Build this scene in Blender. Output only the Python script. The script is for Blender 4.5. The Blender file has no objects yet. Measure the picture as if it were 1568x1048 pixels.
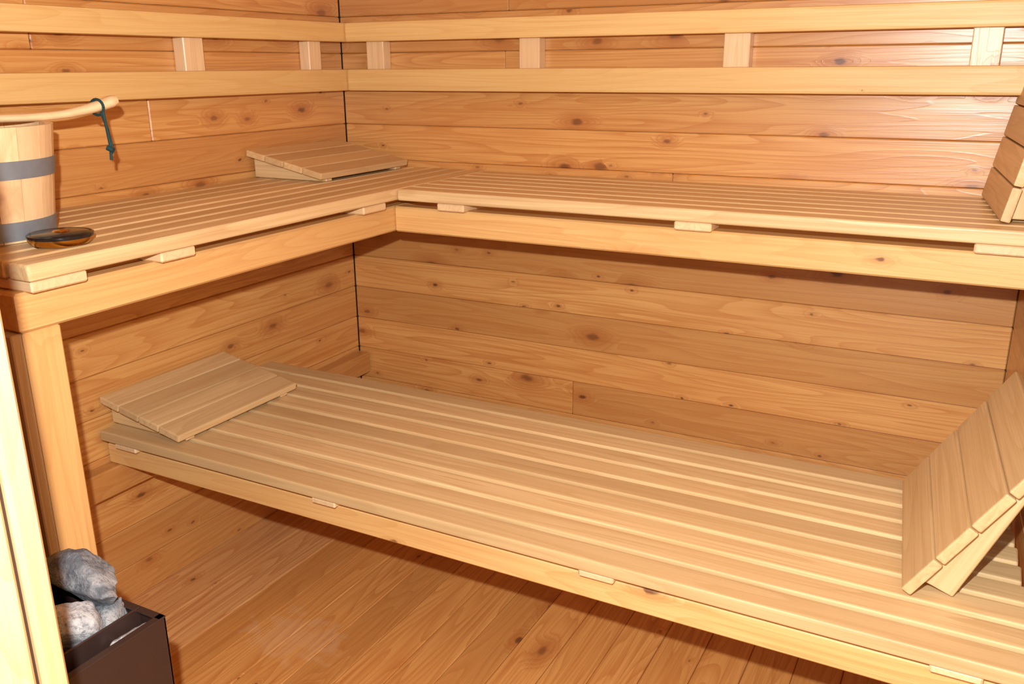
import bpy, bmesh, math, random
from mathutils import Vector, Matrix, noise
random.seed(31)
scene = bpy.context.scene
scene.view_settings.view_transform = 'Standard'
scene.view_settings.look = 'None'
scene.view_settings.exposure = 0.0

ZU, ZL = 1.0, 0.479          # bench tops
DL, DU = 0.497, 0.452        # bench depths (left leg, back leg)
LB, LF = -0.42, -1.006       # lower bench back / front
W = 1.866                    # room width at the back wall
SK = 0.07                    # the right wall runs slightly out of square
WR = lambda y: W - SK*y
YF = -1.85                   # front wall
CEIL = 2.02

# ------------------------------------------------------------------ materials
def srgb(r, g, b):
    f = lambda c: (c/255/12.92) if c/255 <= .04045 else ((c/255+.055)/1.055)**2.4
    return (f(r), f(g), f(b), 1)

class NT:
    def __init__(s, name):
        s.m = bpy.data.materials.new(name); s.m.use_nodes = True
        s.t = s.m.node_tree; s.t.nodes.clear()
        s.out = s.n('ShaderNodeOutputMaterial'); s.b = s.n('ShaderNodeBsdfPrincipled')
        s.l(s.b.outputs[0], s.out.inputs[0])
    def n(s, k, **kw):
        nd = s.t.nodes.new(k)
        for a, v in kw.items(): setattr(nd, a, v)
        return nd
    def l(s, a, b): s.t.links.new(a, b)
    def put(s, sock, v):
        if isinstance(v, bpy.types.NodeSocket): s.l(v, sock)
        else: sock.default_value = v
    def math(s, op, a, b=0.0, c=0.0, clamp=False):
        nd = s.n('ShaderNodeMath', operation=op); nd.use_clamp = clamp
        s.put(nd.inputs[0], a); s.put(nd.inputs[1], b); s.put(nd.inputs[2], c)
        return nd.outputs[0]
    def vmul(s, v, vec):
        nd = s.n('ShaderNodeVectorMath', operation='MULTIPLY'); s.l(v, nd.inputs[0]); nd.inputs[1].default_value = vec
        return nd.outputs[0]
    def noise(s, v, scale=1, detail=2, rough=.5):
        nd = s.n('ShaderNodeTexNoise'); s.l(v, nd.inputs['Vector'])
        nd.inputs['Scale'].default_value = scale; nd.inputs['Detail'].default_value = detail; nd.inputs['Roughness'].default_value = rough
        return nd.outputs[0]
    def mix(s, f, a, b, blend='MIX'):
        nd = s.n('ShaderNodeMix', data_type='RGBA', blend_type=blend)
        s.put(nd.inputs[0], f); s.put(nd.inputs[6], a); s.put(nd.inputs[7], b)
        return nd.outputs[2]
    def ramp(s, f, lo, hi):
        nd = s.n('ShaderNodeMapRange', interpolation_type='SMOOTHSTEP')
        s.put(nd.inputs[0], f); nd.inputs[1].default_value = lo; nd.inputs[2].default_value = hi
        return nd.outputs[0]

def wood(name, light, dark, red, knots=.5, ring=.5, rings=9.0, rough=.45, coat=0.0, var=.25, kx=5.0, ky=10.0, kr=.13, bump=.15, worn=None, coatr=.25):
    m = NT(name)
    at = m.n('ShaderNodeAttribute', attribute_name='wc'); V = at.outputs['Vector']
    rn = m.n('ShaderNodeAttribute', attribute_name='rnd').outputs['Fac']
    rim = core = None
    if knots > 0:
        sx = m.n('ShaderNodeSeparateXYZ'); m.l(V, sx.inputs[0])
        wob = m.noise(m.vmul(V, (55, 95, 30)), 1, 3)
        wobx = m.math('MULTIPLY_ADD', wob, .075, -.037)
        cb = m.n('ShaderNodeCombineXYZ'); m.l(m.math('MULTIPLY_ADD', sx.outputs[0], kx, wobx), cb.inputs[0]); m.l(m.math('MULTIPLY_ADD', sx.outputs[1], ky, wobx), cb.inputs[1])
        vo = m.n('ShaderNodeTexVoronoi', voronoi_dimensions='2D'); m.l(cb.outputs[0], vo.inputs['Vector']); vo.inputs['Scale'].default_value = 1
        vc = m.n('ShaderNodeSeparateColor'); m.l(vo.outputs['Color'], vc.inputs[0])
        has = m.math('LESS_THAN', vc.outputs[0], knots)
        size = m.math('MULTIPLY_ADD', m.math('POWER', vc.outputs[1], 3.5), kr*.8, kr*.28)
        d = m.math('DIVIDE', vo.outputs['Distance'], size)
        core = m.math('MULTIPLY', m.math('SUBTRACT', 1.0, m.ramp(d, .35, 1.0)), has)
        core = m.math('MULTIPLY', core, m.math('MULTIPLY_ADD', vc.outputs[2], .45, .5))
        rim = m.math('MULTIPLY', m.math('SUBTRACT', 1.0, m.ramp(d, .8, 3.6)), has)
        rim = m.math('MULTIPLY', rim, m.math('MULTIPLY_ADD', vc.outputs[1], .7, .3))
    g = m.noise(m.vmul(V, (.9, 11, 11)), 1, 1.5, .45)
    if rim is not None: g = m.math('ADD', g, m.math('MULTIPLY', rim, .16))
    fr = m.math('FRACT', m.math('MULTIPLY', g, rings*2.0))
    tri = m.math('POWER', fr, 2.2)
    edge = m.math('MULTIPLY', tri, m.math('SUBTRACT', 1.0, m.ramp(fr, .93, 1.0)))
    fine = m.noise(m.vmul(V, (5, 420, 420)), 1, 2, .6)
    streak = m.noise(m.vmul(V, (2.2, 110, 110)), 1, 2, .55)
    broad = m.noise(m.vmul(V, (1.6, 9, 9)), 1, 2)
    col = m.mix(m.math('MULTIPLY', edge, ring, clamp=True), light, dark)
    col = m.mix(m.math('MULTIPLY', m.ramp(fine, .42, .72), .4*ring+.1), col, dark)
    col = m.mix(m.math('MULTIPLY', m.ramp(streak, .46, .7), .6*ring+.14), col, dark)
    col = m.mix(m.math('MULTIPLY', m.ramp(broad, .35, .75), .45), col, red)
    col = m.mix(m.math('MULTIPLY', m.ramp(rn, .3, 1.0), var*1.8, clamp=True), col, red)
    bright = m.math('MULTIPLY_ADD', rn, -var, 1.0 + var*.45)
    cc = m.n('ShaderNodeCombineColor'); [m.l(bright, cc.inputs[i]) for i in range(3)]
    col = m.mix(1.0, col, cc.outputs[0], 'MULTIPLY')
    if rim is not None:
        col = m.mix(m.math('MULTIPLY', rim, .55), col, (red[0]*.68, red[1]*.48, red[2]*.36, 1))
        col = m.mix(core, col, (.13, .042, .015, 1))
    if worn:
        oc = m.n('ShaderNodeTexCoord').outputs['Object']
        sb = m.n('ShaderNodeVectorMath', operation='SUBTRACT'); m.l(oc, sb.inputs[0]); sb.inputs[1].default_value = worn
        ln = m.n('ShaderNodeVectorMath', operation='LENGTH'); m.l(m.vmul(sb.outputs[0], (5.5, 9, 0)), ln.inputs[0])
        dd = m.math('ADD', ln.outputs['Value'], m.math('MULTIPLY_ADD', m.noise(oc, 24, 3), 2.0, -1.0))
        col = m.mix(m.math('MULTIPLY', m.math('SUBTRACT', 1.0, m.ramp(dd, .4, .8)), .15), col, srgb(226, 204, 176))
    m.l(col, m.b.inputs['Base Color'])
    m.l(m.math('MULTIPLY_ADD', fine, .2, rough-.1), m.b.inputs['Roughness'])
    m.b.inputs['Coat Weight'].default_value = coat; m.b.inputs['Coat Roughness'].default_value = coatr
    h = m.math('ADD', m.math('MULTIPLY', fine, .35), m.math('ADD', m.math('MULTIPLY', edge, .4), m.math('MULTIPLY', m.noise(m.vmul(V, (2.2, 14, 14)), 1, 1), 2.2)))
    bp = m.n('ShaderNodeBump'); bp.inputs['Strength'].default_value = bump; bp.inputs['Distance'].default_value = .004
    m.l(h, bp.inputs['Height']); m.l(bp.outputs[0], m.b.inputs['Normal'])
    if coat: m.l(bp.outputs[0], m.b.inputs['Coat Normal'])
    return m.m

def plain(name, col, rough=.5, metal=0.0, var=.15, scale=40, bump=.1):
    m = NT(name); tc = m.n('ShaderNodeTexCoord').outputs['Object']
    nz = m.noise(tc, scale, 4)
    m.l(m.mix(m.math('MULTIPLY', nz, var*2, clamp=True), col, (col[0]*.4, col[1]*.4, col[2]*.4, 1)), m.b.inputs['Base Color'])
    m.l(m.math('MULTIPLY_ADD', nz, .2, rough-.1), m.b.inputs['Roughness'])
    m.b.inputs['Metallic'].default_value = metal
    bp = m.n('ShaderNodeBump'); bp.inputs['Strength'].default_value = bump; bp.inputs['Distance'].default_value = .003
    m.l(nz, bp.inputs['Height']); m.l(bp.outputs[0], m.b.inputs['Normal'])
    return m.m

M_WALL = wood('spruce_wall', srgb(221,170,102), srgb(184,114,52), srgb(204,140,76), knots=.75, ring=.6, rough=.4, coat=.5, var=.24, kr=.138, coatr=.28)
M_FLOOR = wood('pine_floor', srgb(220,162,92), srgb(180,108,46), srgb(206,140,72), knots=.4, ring=.65, rough=.55, var=.2, kr=.12, worn=(.47, -.90, 0))
M_FLOORP = wood('pine_floor_pale', srgb(226,176,116), srgb(184,116,62), srgb(212,152,92), knots=.3, ring=.8, rough=.45, coat=.15, var=.1, kr=.1)
M_BEAM = wood('spruce_beam', srgb(233,191,126), srgb(208,148,84), srgb(222,169,102), knots=.45, ring=.45, rough=.5, coat=.1, var=.1, kr=.15, kx=4)
M_BENCH = wood('abachi_slat', srgb(227,198,148), srgb(190,150,98), srgb(213,176,122), knots=0.0, ring=.46, rings=6, rough=.48, coat=.12, var=.2, bump=.09)
M_RAIL = wood('aspen_rail', srgb(234,200,134), srgb(212,164,96), srgb(226,184,114), knots=.05, ring=.4, rough=.5, coat=.05, var=.1, kr=.06)
M_PALE = wood('pale_block', srgb(240,211,166), srgb(216,173,120), srgb(232,195,146), knots=.3, ring=.35, rough=.42, coat=.2, var=.1, kr=.09)
M_JAMB = wood('door_frame_wood', srgb(226,196,146), srgb(196,150,98), srgb(214,178,126), knots=.2, ring=.5, rough=.5, coat=.05, var=.14, kr=.09)
M_GREY = wood('weathered_grey_board', srgb(196,176,148), srgb(160,136,106), srgb(180,154,122), knots=.1, ring=.4, rough=.6, var=.1, kr=.08)
M_DARK = plain('dark_backing', (.05, .02, .008, 1), .8)
M_BAND = plain('galvanised_band', srgb(142,150,158), .5, .3, .25, 60)
M_BRASS = plain('brass', srgb(205,155,70), .28, 1.0, .1, 30, .03)
M_BLACK = plain('black_enamel', (.012, .011, .012, 1), .16, 0, .1, 30, .02)
M_STEEL = plain('brown_enamel_steel', (.05, .027, .022, 1), .38, .2, .1, 30, .03)
M_IRON = plain('dark_iron', (.03, .03, .033, 1), .5, .6, .2, 50, .1)
M_CORD = plain('green_cord', (.01, .06, .065, 1), .7, 0, .2, 300, .3)

def rockmat(name, a1, a2):
    m = NT(name); tc = m.n('ShaderNodeTexCoord').outputs['Object']
    a = m.noise(tc, 30, 6, .65); b = m.noise(tc, 160, 5, .7); c = m.noise(tc, 12, 3)
    col = m.mix(m.ramp(a, .38, .62), a1, a2)
    col = m.mix(m.math('MULTIPLY', m.ramp(c, .55, .65), .5), col, srgb(200,200,200))
    col = m.mix(m.math('MULTIPLY', m.ramp(b, .5, .65), .5), col, srgb(66,68,74))
    m.l(col, m.b.inputs['Base Color']); m.b.inputs['Roughness'].default_value = .85
    bp = m.n('ShaderNodeBump'); bp.inputs['Strength'].default_value = .9; bp.inputs['Distance'].default_value = .008
    m.l(m.math('ADD', a, m.math('MULTIPLY', b, .4)), bp.inputs['Height']); m.l(bp.outputs[0], m.b.inputs['Normal'])
    return m.m
M_ROCK = rockmat('grey_sauna_stone', srgb(100,106,114), srgb(150,154,158))
M_ROCK2 = rockmat('pale_sauna_stone', srgb(166,166,170), srgb(210,210,210))

# ------------------------------------------------------------------ builder
class Part:
    def __init__(s, name, mats, parent=None):
        s.name, s.mats, s.parent = name, mats, parent
        s.v, s.f, s.wc, s.rn, s.mi, s.sm = [], [], [], [], [], []
    def absorb(s, bm, M=Matrix(), mi=0, swap=None, smooth=False, rnd=None):
        bm.verts.ensure_lookup_table(); bm.verts.index_update()
        off = len(s.v); ox, oy, oz = random.uniform(0, 90), random.uniform(0, 90), random.uniform(0, 9)
        r = random.random() if rnd is None else rnd
        for v in bm.verts:
            c = v.co; q = (c.x, c.y, c.z)
            if swap: q = tuple(q[i] for i in swap)
            s.wc.append((q[0]+ox, q[1]+oy, q[2]+oz)); s.rn.append(r)
            s.v.append(tuple(M @ c))
        for f in bm.faces:
            s.f.append([v.index+off for v in f.verts]); s.mi.append(mi); s.sm.append(smooth)
        bm.free()
    def board(s, x0, x1, y0, y1, z0, z1, grain='x', bev=.003, seg=1, mi=0, M=None, rnd=None):
        bm = bmesh.new(); bmesh.ops.create_cube(bm, size=1)
        for v in bm.verts:
            v.co = Vector((v.co.x*(x1-x0), v.co.y*(y1-y0), v.co.z*(z1-z0)))
        if bev: bmesh.ops.bevel(bm, geom=bm.edges[:], offset=bev, segments=seg, profile=.6, affect='EDGES')
        d = {'x': x1-x0, 'y': y1-y0, 'z': z1-z0}
        rest = sorted([a for a in 'xyz' if a != grain], key=lambda a: -d[a])
        sw = ['xyz'.index(grain), 'xyz'.index(rest[0]), 'xyz'.index(rest[1])]
        T = Matrix.Translation(((x0+x1)/2, (y0+y1)/2, (z0+z1)/2))
        s.absorb(bm, (M @ T) if M else T, mi, sw, rnd=rnd)
    def prism(s, poly, y0, y1, M=None, mi=0, bev=.002):
        bm = bmesh.new(); a = [bm.verts.new((x, y0, z)) for x, z in poly]; b = [bm.verts.new((x, y1, z)) for x, z in poly]
        bm.faces.new(a); bm.faces.new(b[::-1]); n = len(poly)
        for i in range(n): bm.faces.new((a[i], b[i], b[(i+1) % n], a[(i+1) % n]))
        bmesh.ops.recalc_face_normals(bm, faces=bm.faces[:])
        if bev: bmesh.ops.bevel(bm, geom=bm.edges[:], offset=bev, segments=1, affect='EDGES')
        s.absorb(bm, M or Matrix(), mi, (0, 2, 1))
    def lathe(s, prof, c, n=48, mi=0, smooth=True, closed=False):
        bm = bmesh.new(); rings = []
        for r, z in prof:
            rings.append([bm.verts.new((r*math.cos(2*math.pi*i/n), r*math.sin(2*math.pi*i/n), z)) for i in range(n)])
        k = len(rings)
        for j in range(k if closed else k-1):
            A, B = rings[j], rings[(j+1) % k]
            for i in range(n): bm.faces.new((A[i], A[(i+1) % n], B[(i+1) % n], B[i]))
        if not closed:
            bm.faces.new(rings[0]); bm.faces.new(rings[-1])
        bmesh.ops.recalc_face_normals(bm, faces=bm.faces[:])
        s.absorb(bm, Matrix.Translation(c), mi, (2, 0, 1), smooth)
    def tube(s, pts, rad, n=12, mi=0, flat=1.0, up=Vector((0, 0, 1))):
        P = [Vector(p) for p in pts]; bm = bmesh.new(); rings = []
        for i, p in enumerate(P):
            t = (P[min(i+1, len(P)-1)] - P[max(i-1, 0)]).normalized()
            sd = t.cross(up)
            if sd.length < 1e-4: sd = t.cross(Vector((1, 0, 0)))
            sd.normalize(); u = sd.cross(t).normalized()
            r = rad[i] if isinstance(rad, (list, tuple)) else rad
            rings.append([bm.verts.new(p + sd*r*math.cos(2*math.pi*k/n) + u*r*flat*math.sin(2*math.pi*k/n)) for k in range(n)])
        for A, B in zip(rings, rings[1:]):
            for k in range(n): bm.faces.new((A[k], A[(k+1) % n], B[(k+1) % n], B[k]))
        bm.faces.new(rings[0]); bm.faces.new(rings[-1])
        bmesh.ops.recalc_face_normals(bm, faces=bm.faces[:])
        s.absorb(bm, Matrix(), mi, (1, 0, 2), True)
    def done(s):
        me = bpy.data.meshes.new(s.name); me.from_pydata(s.v, [], s.f)
        for m in s.mats: me.materials.append(m)
        me.polygons.foreach_set('material_index', s.mi); me.polygons.foreach_set('use_smooth', s.sm)
        a = me.attributes.new('wc', 'FLOAT_VECTOR', 'POINT'); a.data.foreach_set('vector', [c for w in s.wc for c in w])
        a = me.attributes.new('rnd', 'FLOAT', 'POINT'); a.data.foreach_set('value', s.rn)
        me.update()
        if any(s.sm): me.set_sharp_from_angle(angle=math.radians(40))
        o = bpy.data.objects.new(s.name, me); scene.collection.objects.link(o)
        if s.parent: o.parent = s.parent
        return o
def empty(name):
    e = bpy.data.objects.new(name, None); e.empty_display_size = .1; scene.collection.objects.link(e); return e

# ------------------------------------------------------------------ room shell
PITCH = .1027
zs = [0.0] + [.4+PITCH*k for k in range(-3, 16)]; zs = [z for z in zs if z < CEIL] + [CEIL]
def joints(a, b, pr=.3):
    L = b-a; r = random.random()
    if r > pr: return [a, b]
    j = a + L*random.uniform(.25, .75); return [a, j, b]
p = Part('wall_back', [M_WALL, M_DARK])
for i in range(len(zs)-1):
    js = joints(0, W)
    for a, b in zip(js, js[1:]): p.board(a+.0004, b-.0004, 0, .014, zs[i]+.0004, zs[i+1]-.0004, 'x', .0025)
p.board(-.03, W+.03, .012, .06, 0, CEIL, 'x', 0, mi=1); p.done()
p = Part('wall_left', [M_WALL, M_DARK])
for i in range(len(zs)-1):
    js = joints(YF, 0, .4)
    for a, b in zip(js, js[1:]): p.board(-.014, 0, a+.0004, b-.0012, zs[i]+.0004, zs[i+1]-.0004, 'y', .0025)
p.board(-.06, -.012, YF, .02, 0, CEIL, 'y', 0, mi=1); p.done()
p = Part('wall_right', [M_WALL, M_DARK])
MR = Matrix.Translation((W, 0, 0)) @ Matrix.Rotation(math.atan(SK), 4, 'Z')
for i in range(len(zs)-1):
    js = joints(YF-.02, 0)
    for a, b in zip(js, js[1:]): p.board(0, .014, a+.0004, b-.0012, zs[i]+.0004, zs[i+1]-.0004, 'y', .0025, M=MR)
p.board(.012, .06, YF-.02, .02, 0, CEIL, 'y', 0, mi=1, M=MR); p.done()
JX = 1.042; WX = WR(YF)
p = Part('wall_front', [M_WALL, M_DARK])
for i in range(len(zs)-1):
    x1 = JX-.05 if zs[i] < 1.88 else WX
    p.board(0, x1, YF-.014, YF, zs[i]+.0006, zs[i+1]-.0006, 'x', .0028)
p.board(-.03, JX-.05, YF-.06, YF-.012, 0, CEIL, 'x', 0, mi=1)
p.board(JX-.05, WX+.03, YF-.06, YF-.012, 1.9, CEIL, 'x', 0, mi=1); p.done()
p = Part('ceiling', [M_WALL, M_DARK])
k = 0.0
while k < WX-.01:
    p.board(k+.0006, min(k+PITCH, WX)-.0006, YF, 0, CEIL, CEIL+.014, 'y', .0028); k += PITCH
p.board(-.03, WX+.03, YF-.03, .03, CEIL+.012, CEIL+.05, 'x', 0, mi=1); p.done()
p = Part('floor', [M_FLOOR, M_DARK, M_FLOORP])
xs = [-.013, .135, .262] + [.262+.098*k for k in range(1, 22)]
for a, b in zip(xs, xs[1:]):
    g = .0006
    if a >= WX: break
    js = joints(-3.2, 0) if a > .3 else [-3.2, 0]
    for c, d in zip(js, js[1:]): p.board(a+g, min(b-g, WX+.02), c+.0004, d-.0004, -.02, 0, 'y', .0035 if a < .2 else .002, mi=2 if a < .25 else 0)
p.board(-.03, WX+.03, -3.2, .03, -.05, -.017, 'y', 0, mi=1); p.done()
# door jamb
p = Part('door_1', [M_JAMB, M_DARK])
p.board(JX-.05, JX, -1.826, -1.80, 0, 1.9, 'z', .004, rnd=.9)
p.board(JX-.05, JX-.008, -1.830, -1.826, 0, 1.9, 'z', 0, mi=1)
p.board(JX-.05, JX-.002, -1.93, -1.830, 0, 1.9, 'z', .004)
p.board(JX-.05, WX, -1.93, -1.80, 1.9, 1.95, 'x', .004)
p.done()

# ------------------------------------------------------------------ wall rails
for nm, z0, z1 in (('trim_1', 1.355, 1.408), ('trim_2', 1.2185, 1.279)):
    p = Part(nm, [M_RAIL])
    p.board(.062, W-.002, -.06, -.038, z0, z1, 'x', .006, 2)
    p.board(.038, .060, -1.6, -.004, z0, z1, 'y', .006, 2)
    p.done()
p = Part('trim_3', [M_PALE])
for x0, x1 in ((.120, .180), (.622, .682), (1.172, 1.234), (1.702, 1.760)):
    p.board(x0, x1, -.037, -.001, 1.235, 1.39, 'z', .002)
for y0, y1 in ((-1.20, -1.13), (-.642, -.580), (-.192, -.140)):
    p.board(.001, .037, y0, y1, 1.235, 1.39, 'z', .002)
p.done()

# ------------------------------------------------------------------ upper bench
T = .028
ub = empty('upper_sauna_bench')
p = Part('slats', [M_BENCH], ub)
n = 8; pt = (DL-.008)/n
for i in range(n):
    x1 = DL-pt*i; p.board(x1-pt+.010, x1, -1.4207, -.006, ZU-T, ZU, 'y', .006, 3)
n = 7; pt = (DU-.006)/n
for i in range(n):
    y0 = -DU+pt*i; p.board(DL+.003, WR(y0+pt)-.004, y0, y0+pt-.010, ZU-T, ZU, 'x', .006, 3)
p.done()
p = Part('battens', [M_PALE], ub)
for y0, y1 in ((-1.415, -1.315), (-1.165, -1.085), (-.575, -.485)):
    p.board(.02, DL-.006, y0, y1, ZU-T-.019, ZU-T-.0003, 'x', .003)
for x0, x1 in ((.61, .685), (1.20, 1.28), (1.765, 1.85)):
    p.board(x0, x1, -DU+.006, -.02, ZU-T-.019, ZU-T-.0003, 'y', .003)
p.done()
p = Part('frame', [M_BEAM, M_GREY], ub)
zb0, zb1 = .889, ZU-T-.0195
p.board(DL-.075, DL-.028, -1.43, -.03, zb0, zb1, 'y', .004)
p.board(DL-.027, WR(-DU)-.012, -DU+.028, -DU+.073, zb0, zb1, 'x', .004)
p.board(.003, .045, -1.43, -.03, zb0, zb1, 'y', .004)
p.board(.05, W-.003, -.045, -.003, zb0, zb1, 'x', .004)
p.board(.046, DL-.076, -1.425, -1.385, zb0, zb1, 'x', .004)
p.board(DL-.115, DL-.032, -1.425, -1.358, 0.0, zb0-.0005, 'z', .004)      # post
p.board(.012, .075, -1.425, -1.358, 0.0, zb0-.0005, 'z', .004)
p.board(.012, DL-.034, -1.445, -1.4262, .03, zb0-.001, 'z', .002, mi=1)
p.done()

# ------------------------------------------------------------------ lower bench
lb = empty('lower_sauna_bench')
p = Part('slats', [M_BENCH], lb)
n = 9; pt = (LB-LF)/n
for i in range(n):
    y0 = LF+pt*i; p.board(.018, WR(y0+pt)-.006, y0, y0+pt-.010, ZL-.025, ZL, 'x', .0055, 3)
p.done()
p = Part('battens', [M_PALE], lb)
for x0, x1 in ((.06, .13), (.645, .705), (1.235, 1.30), (1.79, 1.86)):
    p.board(x0, x1, LF+.004, LB-.02, ZL-.025-.014, ZL-.0253, 'y', .003)
p.done()
p = Part('frame', [M_BEAM], lb)
zt = ZL-.0395
p.board(.01, WR(LF)-.015, LF+.022, LF+.062, zt-.052, zt, 'x', .004)
p.board(.01, WR(LB)-.012, LB-.06, LB-.02, zt-.052, zt, 'x', .004)
p.done()
p = Part('bench_ledger', [M_WALL])
p.board(.001, .045, -1.12, -.004, .318, .3868, 'y', .004)
p.board(-.045, -.001, -1.12, -.006, .318, .3868, 'y', .004, M=MR)
p.done()

# ------------------------------------------------------------------ head rests / back rests
def rest(name, M, L=.245, H=.058, WID=.39, over=.0):
    e = empty(name); al = math.atan2(H-.008, L)
    p = Part('wedges', [M_BENCH], e)
    for y in (.028, WID-.028-.024):
        p.prism([(0, 0), (L, 0), (L, .008), (0, H)], y, y+.024, M)
    p.done()
    p = Part('slats', [M_BENCH], e)
    S = Matrix.Translation((0, 0, H+.0005)) @ Matrix.Rotation(al, 4, 'Y')
    LL = L/math.cos(al)+.008+over; pp = LL/4
    for i in range(4):
        p.board(-over+i*pp, -over+(i+1)*pp-.003, 0, WID, 0, .017, 'y', .003, 2, M=M @ S)
    p.done()
    return e
rest('sauna_headrest', Matrix.Translation((.010, -.445, ZU+.0008)))
rest('sauna_headrest', Matrix.Translation((.006, -.985, ZL+.0008)))
def lean(x0, y0, z0, th, yaw):
    c, s_ = math.cos(th), math.sin(th)
    R = Matrix(((c, 0, -s_, 0), (0, 1, 0, 0), (s_, 0, c, 0), (0, 0, 0, 1)))
    return Matrix.Translation((x0, y0, z0)) @ Matrix.Rotation(yaw, 4, 'Z') @ R
rest('sauna_backrest', lean(1.812, -.880, ZL+.004, math.radians(67), math.radians(5)), L=.27, H=.055, WID=.41, over=.020)
rest('sauna_backrest', lean(1.870, -.385, ZU+.006, math.radians(89), math.radians(6)), L=.25, H=.052, WID=.37, over=.004)

# ------------------------------------------------------------------ bucket
bk = empty('wooden_bucket'); C = Vector((.215, -1.30, ZU+.001)); RB, RT, HB = .108, .131, .193
p = Part('staves', [M_PALE], bk)
N = 18; th = .013
for i in range(N):
    a0, a1 = 2*math.pi*i/N, 2*math.pi*(i+1)/N-.008
    bm = bmesh.new(); K = 4; grid = []
    for z, R in ((0, RB), (HB, RT)):
        o_ = [bm.verts.new((R*math.cos(a0+(a1-a0)*k/K), R*math.sin(a0+(a1-a0)*k/K), z)) for k in range(K+1)]
        i_ = [bm.verts.new(((R-th)*math.cos(a0+(a1-a0)*k/K), (R-th)*math.sin(a0+(a1-a0)*k/K), z)) for k in range(K+1)]
        grid.append(o_+i_[::-1])
    A, B = grid; n = len(A)
    for k in range(n): bm.faces.new((A[k], A[(k+1) % n], B[(k+1) % n], B[k]))
    bm.faces.new(A[::-1]); bm.faces.new(B)
    bmesh.ops.recalc_face_normals(bm, faces=bm.faces[:])
    p.absorb(bm, Matrix.Translation(C), 0, (2, 0, 1))
p.lathe([(RB-th+.001, .012), (RB-th+.001, .024)], C, 40)
p.done()
p = Part('bands', [M_BAND], bk)
rr = lambda z: RB+(RT-RB)*z/HB
for z0, z1 in ((.004, .036), (.108, .138)):
    p.lathe([(rr(z0)-.001, z0), (rr(z0)+.002, z0), (rr(z1)+.002, z1), (rr(z1)-.001, z1)], C, 64, closed=True)
p.done()
# ladle lying across the rim, with cord
ld = empty('sauna_ladle')
ZR = ZU+.001+HB
p = Part('handle', [M_PALE], ld)
pts = []; rad = []
key = [(.130, -1.462, ZR-.01, .009), (.150, -1.44, ZR+.016, .010), (.18, -1.36, ZR+.012, .010), (.215, -1.27, ZR+.009, .0105), (.235, -1.20, ZR+.008, .0105), (.252, -1.14, ZR+.011, .011), (.268, -1.09, ZR+.021, .014), (.278, -1.055, ZR+.032, .016), (.282, -1.045, ZR+.035, .011)]
for a, b in zip(key, key[1:]):
    for t in range(5):
        t /= 5; pts.append([a[k]*(1-t)+b[k]*t for k in range(3)]); rad.append(a[3]*(1-t)+b[3]*t)
pts.append(key[-1][:3]); rad.append(.003)
for _ in range(3):
    pts = [pts[0]]+[[(pts[i-1][k]+2*pts[i][k]+pts[i+1][k])/4 for k in range(3)] for i in range(1, len(pts)-1)]+[pts[-1]]
p.tube(pts, rad, 14, flat=.7); p.done()
p = Part('bowl', [M_PALE], ld)
bc = Vector((.118, -1.508, ZR-.055))
p.lathe([(.001, 0), (.025, .003), (.040, .018), (.046, .045), (.041, .045), (.034, .020), (.02, .008), (.001, .006)], bc, 32)
p.done()
p = Part('cord', [M_CORD], ld)
hx, hy, hz = .270, -1.083, ZR+.022
p.tube([(hx+.018*math.cos(a), hy, hz+.0145*math.sin(a)) for a in [2*math.pi*i/20 for i in range(21)]], .0026, 8, up=Vector((0, 1, 0)))
p.tube([(hx+.015, hy, hz-.008), (hx+.014, hy+.004, hz-.04), (hx+.010, hy+.010, hz-.075), (hx+.012, hy+.006, hz-.098)], .0028, 8, up=Vector((0, 1, 0)))
p.tube([(hx+.012, hy-.002, hz-.008), (hx+.008, hy+.010, hz-.04), (hx+.013, hy+.012, hz-.078), (hx+.004, hy+.014, hz-.088)], .0026, 8, up=Vector((0, 1, 0)))
p.tube([(hx+.006, hy+.006, hz-.075), (hx+.017, hy+.010, hz-.080)], .0055, 8, up=Vector((0, 1, 0)))
p.done()

# round brass dish lying on the bench
p = Part('brass_dish', [M_BRASS, M_BLACK])
c = Vector((.398, -1.288, ZU+.0006))
p.lathe([(.001, 0), (.036, 0), (.045, .003), (.050, .010), (.051, .0185), (.049, .020), (.001, .020)], c, 56, 0)
p.lathe([(.0515, .014), (.0525, .016), (.0525, .0195), (.049, .0215), (.046, .0205)], c, 56, 1, closed=True)
p.lathe([(.001, .0201), (.046, .0201), (.044, .0216), (.020, .0228), (.001, .023)], c, 56, 1)
p.lathe([(.001, .0226), (.013, .0226), (.011, .0246), (.001, .0252)], c, 32, 0)
p.done()

# ------------------------------------------------------------------ stove
st = empty('sauna_stove')
SX0, SX1, SY0, SY1, SZ = .45, .77, -1.80, -1.475, .50
p = Part('casing', [M_STEEL, M_IRON], st)
t = .004
p.board(SX0, SX1, SY0, SY0+t, .04, SZ, 'x', .001); p.board(SX0, SX1, SY1-t, SY1, .04, SZ, 'x', .001)
p.board(SX0, SX0+t, SY0, SY1, .04, SZ, 'y', .001); p.board(SX1-t, SX1, SY0, SY1, .04, SZ, 'y', .001)
p.board(SX1-.012, SX1+.001, SY0, SY1, SZ-.001, SZ+.002, 'y', .0008); p.board(SX0, SX1, SY1-.012, SY1+.001, SZ-.001, SZ+.002, 'x', .0008)
p.board(SX0, SX1, SY0, SY0+.02, SZ-.001, SZ+.002, 'x', .0008); p.board(SX0, SX0+.02, SY0, SY1, SZ-.001, SZ+.002, 'y', .0008)
p.board(SX0+t, SX1-t, SY0+t, SY1-t, .30, .31, 'x', 0, mi=1)
p.board(SX0+t, SX1-t, SY0+t, SY1-t, .04, .05, 'x', 0, mi=1)
p.board(.716, .720, SY0+t, SY1-t, .31, SZ+.004, 'y', .001, mi=0)
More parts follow.
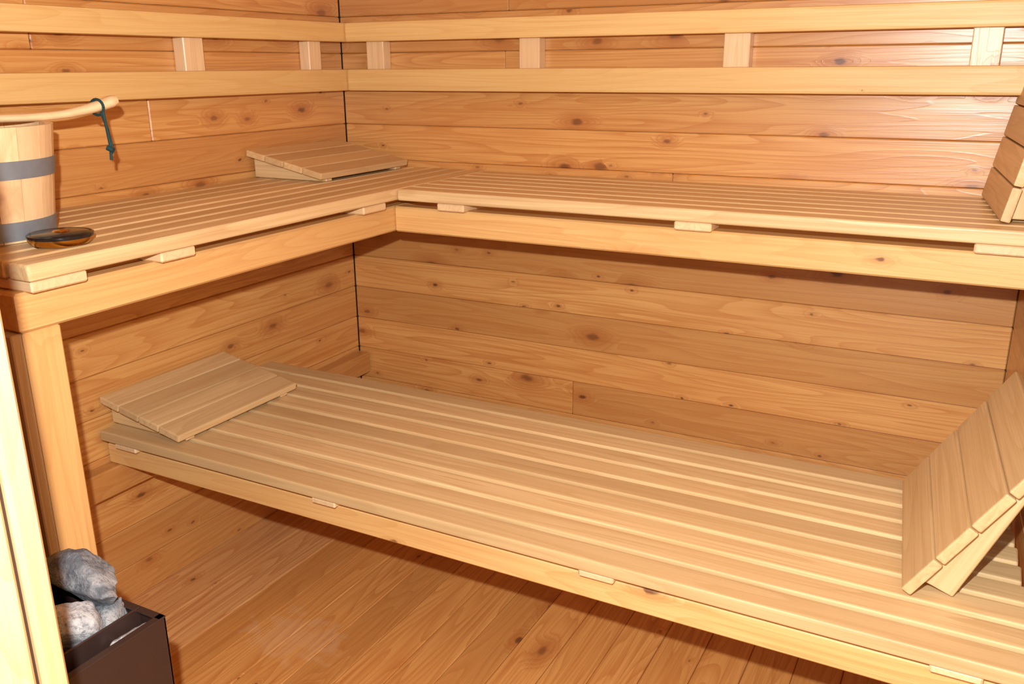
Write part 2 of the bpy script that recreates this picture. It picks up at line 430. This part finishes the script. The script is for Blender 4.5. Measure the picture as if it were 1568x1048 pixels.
for x in (SX0+.03, SX1-.03):
    for y in (SY0+.03, SY1-.03): p.board(x-.015, x+.015, y-.015, y+.015, 0.001, .041, 'z', .002, mi=1)
p.done()
p = Part('stones', [M_ROCK, M_ROCK2], st)
def rock(c, r, sd, mi=0):
    bm = bmesh.new(); bmesh.ops.create_icosphere(bm, subdivisions=4, radius=1)
    rg = random.Random(sd); off = Vector([rg.uniform(0, 50) for _ in range(3)])
    planes = [(Vector([rg.uniform(-1, 1) for _ in range(3)]).normalized(), rg.uniform(.5, .8)) for _ in range(12)]
    for v in bm.verts:
        q = v.co.copy()
        for nn, dd in planes:
            e = q.dot(nn)
            if e > dd: q -= nn*(e-dd)*.96
        q *= 1.12 + .10*noise.noise(q*2.2+off) + .07*noise.noise(q*6+off)
        v.co = Vector((q.x*r[0], q.y*r[1], q.z*r[2]))
    p.absorb(bm, Matrix.Translation(c), mi, None, True)
rs = [((.636, -1.500, .540), (.074, .040, .038), 0), ((.668, -1.565, .503), (.044, .040, .040), 1), ((.55, -1.58, .54), (.06, .05, .045), 0),
      ((.52, -1.52, .53), (.05, .040, .04), 0), ((.668, -1.645, .500), (.044, .042, .042), 0), ((.60, -1.64, .535), (.045, .045, .04), 1), ((.51, -1.68, .53), (.05, .055, .045), 1), ((.665, -1.73, .50), (.044, .042, .04), 1),
      ((.53, -1.75, .51), (.05, .04, .04), 0), ((.688, -1.505, .490), (.026, .03, .03), 0),
      ((.743, -1.515, .470), (.022, .032, .028), 1), ((.743, -1.585, .465), (.022, .038, .028), 0), ((.743, -1.665, .470), (.022, .038, .028), 1), ((.743, -1.745, .465), (.022, .035, .028), 0)]
for i, (c, r, mi) in enumerate(rs): rock(Vector(c), r, i*13+5, mi)
for i in range(12): rock(Vector((.49+.05*(i % 4), -1.75+.09*(i//4), .42)), (.045, .04, .045), 200+i)
p.done()

# ------------------------------------------------------------------ lights
w = bpy.data.worlds.new('World'); scene.world = w; w.use_nodes = True
bg = w.node_tree.nodes['Background']; bg.inputs[0].default_value = (1, .98, .95, 1); bg.inputs[1].default_value = .18
right = Vector((.8832, .4689, -.0069)); up = Vector((-.1334, .2653, .9548)); fwd = Vector((-.4496, .8424, -.2969))
cam_loc = Vector((1.7718, -2.2430, 1.2846))
fl = bpy.data.lights.new('camera_flash', 'POINT'); fl.energy = 140; fl.shadow_soft_size = .012; fl.color = (.98, .99, .98)
fo = bpy.data.objects.new('camera_flash', fl); scene.collection.objects.link(fo); fo.location = cam_loc + up*.125 - right*.06
al = bpy.data.lights.new('added_fill_light', 'AREA'); al.energy = 8; al.size = 1.2; al.color = (1, .97, .92)  # weak warm fill added behind the camera, no actual lamp there
ao = bpy.data.objects.new('added_fill_light', al); scene.collection.objects.link(ao); ao.location = (1.3, -3.3, 1.95)
ao.rotation_euler = (Vector((.9, -.3, .7)) - ao.location).to_track_quat('-Z', 'Y').to_euler()

# ------------------------------------------------------------------ camera
cd = bpy.data.cameras.new('camera'); cd.sensor_width = 36; cd.lens = 1359.48/1568*36; cd.clip_start = .02
co = bpy.data.objects.new('camera', cd); scene.collection.objects.link(co)
r = right.normalized(); b = (-fwd).normalized(); u = b.cross(r).normalized(); r = u.cross(b)
R = Matrix((r, u, b)).transposed().to_4x4()
co.matrix_world = Matrix.Translation(cam_loc) @ R
scene.camera = co
